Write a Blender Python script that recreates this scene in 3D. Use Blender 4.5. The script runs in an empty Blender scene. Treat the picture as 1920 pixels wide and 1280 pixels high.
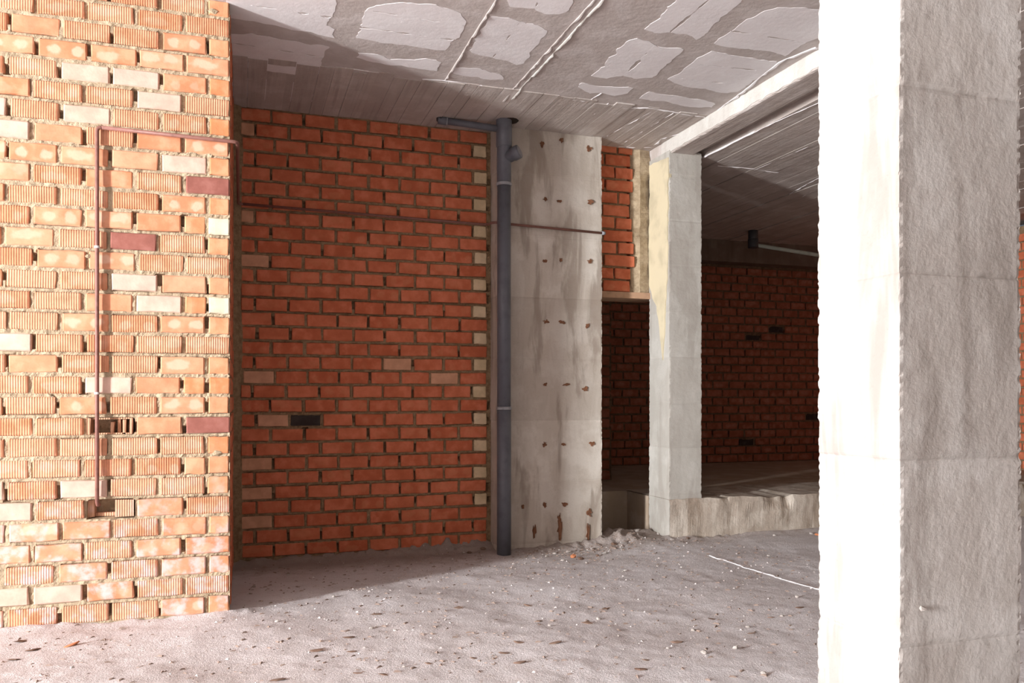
import bpy, math, random
import numpy as np
from mathutils import Vector

random.seed(7)
R = random.Random(11)
sc = bpy.context.scene
col = sc.collection

# ------------------------------------------------------------------ camera
HC = 1.12                      # eye height
F = 1550.0                     # focal length in pixels of a 1920 px wide frame
CX, HY = 960.0, 745.0          # principal column, horizon row
TH = math.atan(508.0 / F)      # camera turned right of the depth axis
SN, CS = math.sin(TH), math.cos(TH)
cam_d = bpy.data.cameras.new('camera')
cam = bpy.data.objects.new('camera', cam_d)
col.objects.link(cam)
cam.location = (0, 0, HC)
cam.rotation_euler = (math.pi / 2, 0, -TH)
cam_d.sensor_width = 36.0
cam_d.lens = F / 1920.0 * 36.0
cam_d.shift_y = (HY - 640.0) / 1920.0
cam_d.clip_start = 0.02
sc.camera = cam

# ------------------------------------------------------------------ world, daylight, exposure
world = bpy.data.worlds.new('world')
sc.world = world
world.use_nodes = True
bg = world.node_tree.nodes['Background']
bg.inputs[0].default_value = (0.75, 0.85, 1.0, 1)
bg.inputs[1].default_value = 0.15

def area(name, loc, rot, sx, sy, power, color):
    d = bpy.data.lights.new(name, 'AREA')
    d.shape = 'RECTANGLE'
    d.size, d.size_y, d.energy, d.color = sx, sy, power, color
    o = bpy.data.objects.new(name, d)
    o.location, o.rotation_euler = loc, rot
    col.objects.link(o)
    return o
# daylight through the doorway in the side wall (faces +X) and the open front behind the camera (faces +Y)
KEY_P, FILL_P = 2600.0, 36.0
area('doorway_daylight', (-8.12, 0.08, 1.60), (math.pi / 2, 0, -math.pi / 2), 0.66, 2.8, KEY_P, (0.97, 0.985, 1.0))
area('shopfront_daylight', (0.9, -6.35, 1.45), (math.pi / 2, 0, 0), 6.0, 2.2, FILL_P, (1.0, 0.95, 0.90))
sc.view_settings.view_transform = 'Standard'
sc.view_settings.look = 'None'
sc.view_settings.gamma = 1.0
sc.view_settings.use_curve_mapping = False
sc.view_settings.exposure = 0.0

# ------------------------------------------------------------------ projection helpers (surveying points of the real planes)
def ray(px, py):
    u, v = (px - CX) / F, (HY - py) / F
    return SN + u * CS, CS - u * SN, v
def on_z(px, py, z):
    x, y, v = ray(px, py)
    t = (z - HC) / v
    return (x * t, y * t)
def on_y(px, py, Y):
    x, y, v = ray(px, py)
    t = Y / y
    return (x * t, HC + v * t)

# ------------------------------------------------------------------ numeric noise
def hash3(ix, iy, iz, seed):
    h = (ix.astype(np.int64) * 374761393 + iy.astype(np.int64) * 668265263 + iz.astype(np.int64) * 2147483647 + seed * 974711) & 0xFFFFFFFF
    h = ((h ^ (h >> 13)) * 1274126177) & 0xFFFFFFFF
    h = ((h ^ (h >> 16)) * 2246822519) & 0xFFFFFFFF
    return ((h ^ (h >> 15)) & 0xFFFFFF) / float(0xFFFFFF)
def vnoise(p, seed=0):
    p = np.asarray(p, float)
    i = np.floor(p)
    f = p - i
    f = f * f * (3 - 2 * f)
    i = i.astype(np.int64)
    out = np.zeros(len(p))
    for dx in (0, 1):
        for dy in (0, 1):
            for dz in (0, 1):
                w = (f[:, 0] if dx else 1 - f[:, 0]) * (f[:, 1] if dy else 1 - f[:, 1]) * (f[:, 2] if dz else 1 - f[:, 2])
                out += w * hash3(i[:, 0] + dx, i[:, 1] + dy, i[:, 2] + dz, seed)
    return out * 2 - 1
def fbm(p, octaves=3, seed=0):
    p = np.asarray(p, float)
    a, s, out = 1.0, 0.0, 0
    for k in range(octaves):
        out = out + a * vnoise(p * 2 ** k, seed + k * 17)
        s += a
        a *= 0.5
    return out / s

# ------------------------------------------------------------------ node materials
class NT:
    def __init__(self, name):
        self.m = bpy.data.materials.new(name)
        self.m.use_nodes = True
        self.t = self.m.node_tree
        self.b = self.t.nodes['Principled BSDF']
        self.b.inputs['Specular IOR Level'].default_value = 0.25
    def n(self, typ, **kw):
        nd = self.t.nodes.new(typ)
        for k, v in kw.items():
            setattr(nd, k, v)
        return nd
    def put(self, sock, v):
        if isinstance(v, bpy.types.NodeSocket):
            self.t.links.new(v, sock)
        elif isinstance(v, (tuple, list)) and len(v) == 3 and sock.type == 'RGBA':
            sock.default_value = (*v, 1)
        else:
            sock.default_value = v
    def math(self, op, a, b=0.0, c=0.0, clamp=False):
        nd = self.n('ShaderNodeMath', operation=op, use_clamp=clamp)
        for s, v in zip(nd.inputs, (a, b, c)):
            self.put(s, v)
        return nd.outputs[0]
    def vmath(self, op, a, b):
        nd = self.n('ShaderNodeVectorMath', operation=op)
        self.put(nd.inputs[0], a)
        self.put(nd.inputs[1], b)
        return nd.outputs[0]
    def noise(self, vec, scale, detail=3.0, rough=0.55, dist=0.0):
        nd = self.n('ShaderNodeTexNoise')
        self.put(nd.inputs['Vector'], vec)
        nd.inputs['Scale'].default_value = scale
        nd.inputs['Detail'].default_value = detail
        nd.inputs['Roughness'].default_value = rough
        nd.inputs['Distortion'].default_value = dist
        return nd.outputs['Fac']
    def remap(self, v, a, b, c=0.0, d=1.0, smooth=True):
        nd = self.n('ShaderNodeMapRange')
        nd.interpolation_type = 'SMOOTHSTEP' if smooth else 'LINEAR'
        for s, x in zip(nd.inputs, (v, a, b, c, d)):
            self.put(s, x)
        return nd.outputs[0]
    def mix(self, f, a, b, blend='MIX'):
        nd = self.n('ShaderNodeMix', data_type='RGBA', blend_type=blend)
        self.put(nd.inputs['Factor'], f)
        self.put(nd.inputs[6], a)
        self.put(nd.inputs[7], b)
        return nd.outputs[2]
    def pos(self):
        return self.n('ShaderNodeNewGeometry').outputs['Position']
    def obj(self):
        return self.n('ShaderNodeTexCoord').outputs['Object']
    def rnd(self):
        return self.n('ShaderNodeObjectInfo').outputs['Random']
    def sep(self, v):
        nd = self.n('ShaderNodeSeparateXYZ')
        self.put(nd.inputs[0], v)
        return nd.outputs
    def bump(self, h, strength, dist):
        nd = self.n('ShaderNodeBump')
        nd.inputs['Strength'].default_value = strength
        nd.inputs['Distance'].default_value = dist
        self.put(nd.inputs['Height'], h)
        self.put(self.b.inputs['Normal'], nd.outputs[0])
    def done(self, color, rough=0.9):
        self.put(self.b.inputs['Base Color'], color)
        self.put(self.b.inputs['Roughness'], rough)
        return self.m

MORTAR = (0.37, 0.285, 0.19)

def brick_mat(name, c1, c2, ribbed=False, blot=0.0, blot_col=(0.68, 0.44, 0.325), edge=0.35, salt=0.0, salt_col=(0.66, 0.50, 0.50), mortar=MORTAR, hx=0.105):
    t = NT(name)
    P = t.obj()
    rnd = t.rnd()
    r2 = t.math('FRACT', t.math('MULTIPLY', rnd, 13.37))
    r3 = t.math('FRACT', t.math('MULTIPLY', rnd, 41.71))
    off = t.n('ShaderNodeCombineXYZ')
    t.put(off.inputs[0], t.math('MULTIPLY', rnd, 57.0))
    t.put(off.inputs[2], t.math('MULTIPLY', r2, 31.0))
    Q = t.vmath('ADD', P, off.outputs[0])
    s = t.sep(P)
    big = t.noise(Q, 14.0, 3.0)
    fine = t.noise(Q, 120.0, 2.0)
    c = t.mix(r2, c1, c2)
    # horizontal and vertical firing bands
    c = t.mix(t.math('MULTIPLY', t.remap(big, 0.42, 0.72), 0.55), c, tuple(min(1, x * 1.25 + 0.03) for x in c2))
    c = t.mix(t.math('MULTIPLY', t.remap(big, 0.5, 0.25), 0.45), c, tuple(x * 0.78 for x in c1))
    if blot > 0:
        r4 = t.math('FRACT', t.math('MULTIPLY', rnd, 91.17))
        wob = t.math('MULTIPLY', t.math('SUBTRACT', t.noise(Q, 24.0, 3.0), 0.5), 1.6)
        sx = t.math('ADD', s[0], t.math('MULTIPLY', t.math('SUBTRACT', r4, 0.5), 0.05))
        one = t.math('GREATER_THAN', r4, 0.62)                      # one long blotch or a pair
        cx = t.math('MULTIPLY', t.math('SUBTRACT', 1.0, one), t.math('ADD', 0.036, t.math('MULTIPLY', r3, 0.02)))
        wx = t.math('ADD', t.math('MULTIPLY', one, 0.03), t.math('ADD', 0.024, t.math('MULTIPLY', r2, 0.022)))
        ex = t.math('DIVIDE', t.math('SUBTRACT', t.math('ABSOLUTE', sx), cx), wx)
        ez = t.math('DIVIDE', t.math('SUBTRACT', s[2], t.math('MULTIPLY', t.math('SUBTRACT', r2, 0.5), 0.025)), 0.027)
        d = t.math('SQRT', t.math('ADD', t.math('MULTIPLY', ex, ex), t.math('MULTIPLY', ez, ez)))
        d = t.math('ADD', d, wob)
        m = t.remap(d, 1.15, 0.6)
        m = t.math('MULTIPLY', m, t.remap(r3, 0.35, 0.8, 0.05, 0.9))
        c = t.mix(t.math('MULTIPLY', m, blot), c, blot_col)
    hgt = t.math('MULTIPLY', fine, 0.25)
    if ribbed:
        w = t.math('SINE', t.math('MULTIPLY', s[0], 2 * math.pi / 0.0112))
        w01 = t.math('MULTIPLY_ADD', w, 0.5, 0.5)
        c = t.mix(t.remap(w01, 0.0, 0.45, 0.28, 0.0), c, tuple(x * 0.62 for x in c1))
        hgt = t.math('ADD', hgt, t.math('MULTIPLY', w01, 1.0))
    else:
        hgt = t.math('ADD', hgt, t.math('MULTIPLY', big, 0.5))
    if salt > 0:
        z = t.sep(t.pos())[2]
        sm = t.math('MULTIPLY', t.remap(t.noise(Q, 17.0, 4.0), 0.42, 0.68), t.remap(z, 1.0, 0.15))
        c = t.mix(t.math('MULTIPLY', sm, salt), c, salt_col)
    # mortar smeared over the arrises
    ax = t.math('SUBTRACT', hx, t.math('ABSOLUTE', s[0]))
    az = t.math('SUBTRACT', 0.0425, t.math('ABSOLUTE', s[2]))
    e = t.math('MINIMUM', ax, az)
    e = t.math('SUBTRACT', e, t.math('MULTIPLY', t.math('SUBTRACT', t.noise(Q, 38.0, 4.0), 0.5), 0.030))
    em = t.remap(e, 0.003, 0.0)
    c = t.mix(t.math('MULTIPLY', em, edge), c, mortar)
    c = t.mix(t.math('MULTIPLY', t.remap(t.noise(Q, 30.0, 5.0, 0.7), 0.66, 0.74), 0.35), c, tuple(x * 0.5 for x in c1))
    t.bump(hgt, 0.55, 0.004)
    return t.done(c, 0.92)

M = {}
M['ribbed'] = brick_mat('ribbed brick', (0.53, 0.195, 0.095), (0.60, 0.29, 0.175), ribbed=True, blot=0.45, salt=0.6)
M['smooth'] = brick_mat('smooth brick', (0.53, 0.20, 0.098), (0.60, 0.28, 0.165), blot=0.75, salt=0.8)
M['pale'] = brick_mat('pale brick', (0.55, 0.35, 0.27), (0.57, 0.385, 0.31), blot=0.4)
M['maroon'] = brick_mat('maroon brick', (0.24, 0.085, 0.065), (0.28, 0.105, 0.08), edge=0.15)
M['cream'] = brick_mat('cream block', (0.60, 0.50, 0.37), (0.58, 0.49, 0.37), hx=0.052)
M['half'] = brick_mat('half brick', (0.54, 0.20, 0.085), (0.60, 0.28, 0.155), blot=0.15, hx=0.052, salt=0.7)
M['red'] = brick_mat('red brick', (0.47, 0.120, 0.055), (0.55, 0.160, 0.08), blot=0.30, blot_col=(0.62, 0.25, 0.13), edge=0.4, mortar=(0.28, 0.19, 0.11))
M['reddark'] = brick_mat('sooted red brick', (0.22, 0.07, 0.038), (0.26, 0.085, 0.048), blot=0.1, edge=0.3, mortar=(0.16, 0.10, 0.065))  # red brick again, darkened in colour for the unlit far room
M['redpale'] = brick_mat('faded red brick', (0.52, 0.27, 0.16), (0.55, 0.29, 0.18), edge=0.3)
M['sand'] = brick_mat('sand block', (0.60, 0.46, 0.28), (0.64, 0.50, 0.33), hx=0.052, edge=0.5)
M['soot'] = brick_mat('sooty brick', (0.03, 0.02, 0.02), (0.04, 0.028, 0.025), edge=0.0)  # almost black tone for a few single bricks

def mortar_mat(name, a, b):
    t = NT(name)
    P = t.pos()
    n = t.noise(P, 26.0, 5.0, 0.65)
    f = t.noise(P, 160.0, 3.0)
    c = t.mix(t.remap(n, 0.3, 0.7), a, b)
    t.bump(t.math('ADD', n, t.math('MULTIPLY', f, 0.6)), 0.8, 0.008)
    return t.done(c, 0.95)
M['mortar'] = mortar_mat('pale mortar', (0.30, 0.225, 0.145), (0.46, 0.365, 0.25))
M['mortar_d'] = mortar_mat('sooted mortar', (0.10, 0.062, 0.038), (0.18, 0.115, 0.07))  # far-room joints, the shade there painted into the colour
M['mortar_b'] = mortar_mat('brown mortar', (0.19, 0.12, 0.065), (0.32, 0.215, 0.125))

def concrete(name, base, dark, light, streak=1.0, lift=0.0, bump=0.5, coarse=5.0, bdist=0.01, boards=0.0):
    t = NT(name)
    P = t.pos()
    mp = t.n('ShaderNodeMapping')
    t.put(mp.inputs['Vector'], P)
    mp.inputs['Scale'].default_value = (7.0, 7.0, 1.3)
    st = t.noise(mp.outputs[0], 1.0, 4.0, 0.6, 0.4)
    bl = t.noise(P, coarse, 4.0, 0.6)
    fi = t.noise(P, 90.0, 4.0, 0.7)
    c = t.mix(t.math('MULTIPLY', t.remap(bl, 0.45, 0.64), 0.8), base, light)
    c = t.mix(t.math('MULTIPLY', t.remap(st, 0.49, 0.63), 0.7 * streak), c, dark)
    c = t.mix(t.math('MULTIPLY', t.remap(st, 0.46, 0.34), 0.5 * streak), c, light)
    c = t.mix(t.math('MULTIPLY', t.remap(fi, 0.55, 0.75), 0.35), c, dark)
    if lift:
        z = t.sep(P)[2]
        k = t.math('FLOOR', t.math('DIVIDE', t.math('SUBTRACT', z, 0.0), lift))
        wn = t.n('ShaderNodeTexWhiteNoise', noise_dimensions='1D')
        t.put(wn.inputs['W'], k)
        c = t.mix(t.math('MULTIPLY', wn.outputs['Value'], 0.3), c, dark)
    h = t.math('ADD', t.math('MULTIPLY', fi, 0.22), t.math('MULTIPLY_ADD', t.noise(P, 28.0, 4.0, 0.6), 0.6, bl))
    if boards:
        x = t.sep(P)[0]
        k = t.math('FLOOR', t.math('DIVIDE', x, boards))
        wn = t.n('ShaderNodeTexWhiteNoise', noise_dimensions='1D')
        t.put(wn.inputs['W'], k)
        c = t.mix(t.math('MULTIPLY', wn.outputs['Value'], 0.35), c, dark)
        mp2 = t.n('ShaderNodeMapping')
        t.put(mp2.inputs['Vector'], P)
        mp2.inputs['Scale'].default_value = (22.0, 1.2, 1.0)
        gr = t.noise(mp2.outputs[0], 1.0, 3.0, 0.6)
        c = t.mix(t.math('MULTIPLY', t.remap(gr, 0.5, 0.72), 0.5), c, dark)
        h = t.math('ADD', h, gr)
    t.bump(h, bump, bdist)
    return t.done(c, 0.9)
M['con_pillar'] = concrete('rough pillar concrete', (0.43, 0.39, 0.36), (0.24, 0.205, 0.18), (0.53, 0.50, 0.475), 0.85, 0.48, 0.45, 4.0, 0.010)
M['con_col'] = concrete('column concrete', (0.53, 0.475, 0.41), (0.28, 0.225, 0.18), (0.66, 0.615, 0.55), 1.0, 0.472, 0.5, 4.0)
M['con_col2'] = concrete('pillar concrete', (0.42, 0.395, 0.355), (0.30, 0.268, 0.232), (0.50, 0.48, 0.44), 0.7, 0.36, 0.5, 5.0)
M['con_ceil'] = concrete('ceiling concrete', (0.46, 0.405, 0.38), (0.32, 0.265, 0.24), (0.54, 0.49, 0.47), 0.0, 0.0, 0.6, 6.0, 0.008, boards=0.0)
M['con_board'] = concrete('board-marked concrete', (0.47, 0.41, 0.375), (0.29, 0.235, 0.205), (0.56, 0.51, 0.48), 0.0, 0.0, 0.6, 5.0, 0.008, boards=0.137)
M['con_white'] = concrete('whitish cement', (0.56, 0.53, 0.49), (0.42, 0.38, 0.34), (0.62, 0.60, 0.56), 0.4, 0.0, 0.5, 7.0)
M['con_block'] = concrete('light slab block', (0.72, 0.68, 0.68), (0.58, 0.53, 0.53), (0.77, 0.74, 0.74), 0.0, 0.0, 0.4, 5.0, 0.006)
M['con_kerb'] = concrete('stained kerb concrete', (0.40, 0.335, 0.275), (0.26, 0.20, 0.15), (0.56, 0.50, 0.43), 1.0, 0.0, 0.7, 5.0, 0.012)
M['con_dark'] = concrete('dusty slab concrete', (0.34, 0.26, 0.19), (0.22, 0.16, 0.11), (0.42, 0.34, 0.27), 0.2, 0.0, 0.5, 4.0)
M['con_soot'] = concrete('sooted concrete', (0.15, 0.11, 0.085), (0.10, 0.075, 0.055), (0.19, 0.15, 0.12), 0.5)  # far edge beam, colour lowered to imitate the shade it stands in
M['plain'] = concrete('plain rendered wall', (0.17, 0.14, 0.12), (0.12, 0.10, 0.08), (0.21, 0.18, 0.16), 0.5)

def tonal(name, col_a, col_b, rough=0.85, scale=30.0, bump=0.4):
    t = NT(name)
    P = t.obj()
    r = t.rnd()
    n = t.noise(P, scale, 4.0)
    c = t.mix(r, col_a, col_b)
    c = t.mix(t.math('MULTIPLY', t.remap(n, 0.45, 0.7), 0.5), c, tuple(x * 0.6 for x in col_a))
    t.bump(n, bump, 0.004)
    return t.done(c, rough)
M['pale_stone'] = tonal('pale stone', (0.40, 0.35, 0.32), (0.55, 0.50, 0.46))
M['brown_stone'] = tonal('brown fragment', (0.14, 0.08, 0.055), (0.27, 0.18, 0.135))
M['gravel_pale'] = tonal('pale gravel', (0.54, 0.49, 0.47), (0.58, 0.53, 0.51))
M['gravel_brown'] = tonal('brown gravel', (0.27, 0.20, 0.165), (0.29, 0.22, 0.18))
M['brick_chip'] = tonal('brick chip', (0.50, 0.16, 0.07), (0.55, 0.24, 0.12))
M['rust'] = tonal('rusty tie hole', (0.17, 0.075, 0.04), (0.24, 0.11, 0.06), 0.9, 60.0)
M['pvc'] = tonal('grey plastic pipe', (0.125, 0.127, 0.147), (0.13, 0.132, 0.152), 0.34, 12.0, 0.05)
M['pvc_pale'] = tonal('pale plastic collar', (0.27, 0.27, 0.29), (0.29, 0.29, 0.31), 0.4, 30.0, 0.05)
M['pvc_dark'] = tonal('dark plastic pipe', (0.05, 0.05, 0.055), (0.06, 0.06, 0.065), 0.5, 12.0, 0.05)
M['steel'] = tonal('bright clamp', (0.6, 0.58, 0.55), (0.62, 0.6, 0.58), 0.35, 60.0, 0.1)
M['conduit'] = tonal('pale green conduit', (0.55, 0.60, 0.52), (0.56, 0.61, 0.53), 0.5, 12.0, 0.05)
M['copper'] = tonal('brown copper pipe', (0.21, 0.095, 0.075), (0.22, 0.10, 0.08), 0.45, 40.0, 0.1)
M['foam'] = tonal('yellow cream plaster', (0.60, 0.52, 0.36), (0.60, 0.52, 0.36), 0.9, 5.0, 0.3)
M['lintel'] = tonal('dusty ceramic lintel', (0.42, 0.26, 0.17), (0.44, 0.28, 0.18), 0.9, 20.0, 0.5)
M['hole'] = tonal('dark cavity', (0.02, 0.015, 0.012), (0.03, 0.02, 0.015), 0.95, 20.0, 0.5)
M['con_hole'] = tonal('raw broken concrete', (0.28, 0.2, 0.15), (0.32, 0.24, 0.18), 0.95, 40.0, 0.6)

def floor_mat():
    t = NT('dusty floor')
    P = t.pos()
    big = t.noise(P, 1.6, 4.0, 0.6)
    mid = t.noise(P, 11.0, 5.0, 0.65)
    fi = t.noise(P, 75.0, 4.0, 0.75)
    vf = t.noise(P, 220.0, 2.0, 0.7)
    c = t.mix(t.remap(big, 0.35, 0.65), (0.62, 0.57, 0.565), (0.69, 0.65, 0.655))
    c = t.mix(t.math('MULTIPLY', t.remap(mid, 0.52, 0.75), 0.5), c, (0.44, 0.37, 0.335))
    c = t.mix(t.math('MULTIPLY', t.remap(fi, 0.56, 0.72), 0.45), c, (0.36, 0.28, 0.245))
    c = t.mix(t.math('MULTIPLY', t.remap(fi, 0.42, 0.28), 0.5), c, (0.76, 0.72, 0.72))
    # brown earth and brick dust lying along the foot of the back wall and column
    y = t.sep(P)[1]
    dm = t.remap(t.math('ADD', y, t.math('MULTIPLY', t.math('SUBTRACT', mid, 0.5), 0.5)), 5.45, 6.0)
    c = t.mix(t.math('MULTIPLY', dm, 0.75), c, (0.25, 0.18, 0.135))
    h = t.math('ADD', t.math('MULTIPLY', mid, 0.8), t.math('ADD', t.math('MULTIPLY', fi, 1.2), t.math('MULTIPLY', vf, 0.6)))
    t.bump(h, 0.75, 0.010)
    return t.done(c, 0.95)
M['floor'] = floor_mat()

# ------------------------------------------------------------------ object helpers
def link(o, parent=None):
    col.objects.link(o)
    if parent is not None:
        o.parent = parent
    return o
def mesh_obj(name, verts, faces, m, parent=None, smooth=False):
    me = bpy.data.meshes.new(name)
    me.from_pydata([tuple(map(float, v)) for v in verts], [], faces)
    me.update()
    if smooth:
        me.shade_smooth()
    me.materials.append(m)
    return link(bpy.data.objects.new(name, me), parent)
def tag(o, label=None, cat=None, group=None, kind=None):
    if label: o['label'] = label
    if cat: o['category'] = cat
    if group: o['group'] = group
    if kind: o['kind'] = kind
    return o
def empty(name, loc=(0, 0, 0)):
    o = bpy.data.objects.new(name, None)
    o.empty_display_size = 0.1
    o.location = loc
    return link(o)
BOXF = [(0, 3, 2, 1), (4, 5, 6, 7), (0, 1, 5, 4), (1, 2, 6, 5), (2, 3, 7, 6), (3, 0, 4, 7)]
def box_v(x0, x1, y0, y1, z0, z1):
    return [(x0, y0, z0), (x1, y0, z0), (x1, y1, z0), (x0, y1, z0), (x0, y0, z1), (x1, y0, z1), (x1, y1, z1), (x0, y1, z1)]
def boxes(name, lst, m, parent=None):
    v, f = [], []
    for b in lst:
        k = len(v)
        v += box_v(*b)
        f += [tuple(i + k for i in q) for q in BOXF]
    return mesh_obj(name, v, f, m, parent)

def tube_geo(path, r, n=14, cap=True):
    """a tube swept along a polyline; r a number or one per point"""
    P = [Vector(p) for p in path]
    rr = r if isinstance(r, (list, tuple)) else [r] * len(P)
    v, f = [], []
    prev = None
    for i, p in enumerate(P):
        d = (P[min(i + 1, len(P) - 1)] - P[max(i - 1, 0)]).normalized()
        if prev is None:
            a = d.cross(Vector((0, 0, 1)))
            if a.length < 0.1:
                a = d.cross(Vector((1, 0, 0)))
            a.normalize()
        else:
            a = (prev - d * prev.dot(d)).normalized()
        prev = a
        b = d.cross(a)
        for k in range(n):
            w = 2 * math.pi * k / n
            v.append(p + (a * math.cos(w) + b * math.sin(w)) * rr[i])
    for i in range(len(P) - 1):
        for k in range(n):
            f.append((i * n + k, i * n + (k + 1) % n, (i + 1) * n + (k + 1) % n, (i + 1) * n + k))
    if cap:
        f.append(tuple(range(n - 1, -1, -1)))
        f.append(tuple((len(P) - 1) * n + k for k in range(n)))
    return v, f
def tube(name, path, r, m, parent=None, n=14):
    v, f = tube_geo(path, r, n)
    o = mesh_obj(name, v, f, m, parent)
    for p in o.data.polygons:
        p.use_smooth = len(p.vertices) == 4
    return o
def bend(a, b, c, r, n=6):
    """a rounded corner at b between a and c"""
    a, b, c = Vector(a), Vector(b), Vector(c)
    p, q = b + (a - b).normalized() * r, b + (c - b).normalized() * r
    return [p.lerp(b, t).lerp(b.lerp(q, t), t) for t in [i / n for i in range(n + 1)]]

def stone_mesh(name, seed, flat=0.6, rough=0.35):
    rs = random.Random(seed)
    base = [(-1, 0, 1.618), (1, 0, 1.618), (-1, 0, -1.618), (1, 0, -1.618), (0, 1.618, 1), (0, 1.618, -1), (0, -1.618, 1), (0, -1.618, -1), (1.618, 1, 0), (-1.618, 1, 0), (1.618, -1, 0), (-1.618, -1, 0)]
    fc = [(0, 4, 1), (0, 9, 4), (9, 5, 4), (4, 5, 8), (4, 8, 1), (8, 10, 1), (8, 3, 10), (5, 3, 8), (5, 2, 3), (2, 7, 3), (7, 10, 3), (7, 6, 10), (7, 11, 6), (11, 0, 6), (0, 1, 6), (6, 1, 10), (9, 0, 11), (9, 11, 2), (9, 2, 5), (7, 2, 11)]
    v = []
    for p in base:
        q = Vector(p).normalized() * 0.5 * (1 + rs.uniform(-rough, rough))
        v.append((q.x, q.y * 0.8, q.z * flat))
    me = bpy.data.meshes.new(name)
    me.from_pydata(v, [], [tuple(reversed(q)) for q in fc])
    me.update()
    return me, v, [tuple(reversed(q)) for q in fc]

# ------------------------------------------------------------------ bricks
def brick_mesh(name, L, H, D, seed, chips=0.004):
    """a brick with broken arrises, its front face at y = -D/2"""
    rs = random.Random(seed)
    xs = [-L / 2, -L / 2 + 0.006, -L / 6 + rs.uniform(-.01, .01), L / 6 + rs.uniform(-.01, .01), L / 2 - 0.006, L / 2]
    zs = [-H / 2, -H / 2 + 0.005, H / 2 - 0.005, H / 2]
    v, f = [], []
    nx, nz = len(xs), len(zs)
    for j, z in enumerate(zs):
        for i, x in enumerate(xs):
            ex, ez = i in (0, nx - 1), j in (0, nz - 1)
            y = -D / 2
            if ex or ez:
                y += 0.003 + abs(rs.gauss(0, chips * 0.5))
            if ex and ez:
                y += 0.003 + abs(rs.gauss(0, chips))
            jx = rs.gauss(0, chips * 0.35) if ex else 0
            jz = rs.gauss(0, chips * 0.35) if ez else 0
            v.append((x + jx, y + rs.uniform(-.0008, .0008), z + jz))
    for j in range(nz - 1):
        for i in range(nx - 1):
            a = j * nx + i
            f.append((a, a + 1, a + nx + 1, a + nx))
    ring = [i for i in range(nx)] + [j * nx + nx - 1 for j in range(1, nz)] + [(nz - 1) * nx + i for i in range(nx - 2, -1, -1)] + [j * nx for j in range(nz - 2, 0, -1)]
    k = len(v)
    for r in ring:
        v.append((v[r][0], D / 2, v[r][2]))
    n = len(ring)
    for i in range(n):
        f.append((ring[(i + 1) % n], ring[i], k + i, k + (i + 1) % n))
    me = bpy.data.meshes.new(name)
    me.from_pydata(v, [], f)
    me.update()
    return me
BL, BH, BD, BJ = 0.2105, 0.0850, 0.07, 0.0185
COURSE = 0.10285
FULL = [brick_mesh('brick_full', BL, BH, BD, s) for s in range(7)]
HALF = [brick_mesh('brick_half', 0.104, BH, BD, 40 + s) for s in range(4)]
_mat_meshes = {}
def with_mat(me, key):
    k = (me.name, key)
    if k not in _mat_meshes:
        m2 = me.copy()
        m2.materials.clear()
        m2.materials.append(M[key])
        _mat_meshes[k] = m2
    return _mat_meshes[k]

def rows_layout(u0, u1, nrows, half_on, zoff=0.0, zmax=9.0, seed=0):
    """running bond anchored at its right end: list of (row, place counted from the right, ua, ub, za, zb)"""
    rs = random.Random(seed)
    out = []
    for r in range(nrows):
        u = u1 + rs.uniform(-.004, .003)
        za, zb = zoff + r * COURSE + 0.009 + rs.uniform(-.0012, .0012), zoff + (r + 1) * COURSE - 0.009 + rs.uniform(-.0012, .0012)
        if za > zmax - 0.03:
            break
        zb = min(zb, zmax)
        i = 0
        while u > u0:
            L = 0.100 if (half_on(r) and i == 0) else BL
            L += rs.uniform(-.005, .003)
            out.append([r, i, u - L, u, za, zb])
            u -= L + BJ + rs.uniform(-.005, .005)
            i += 1
    return out

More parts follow.
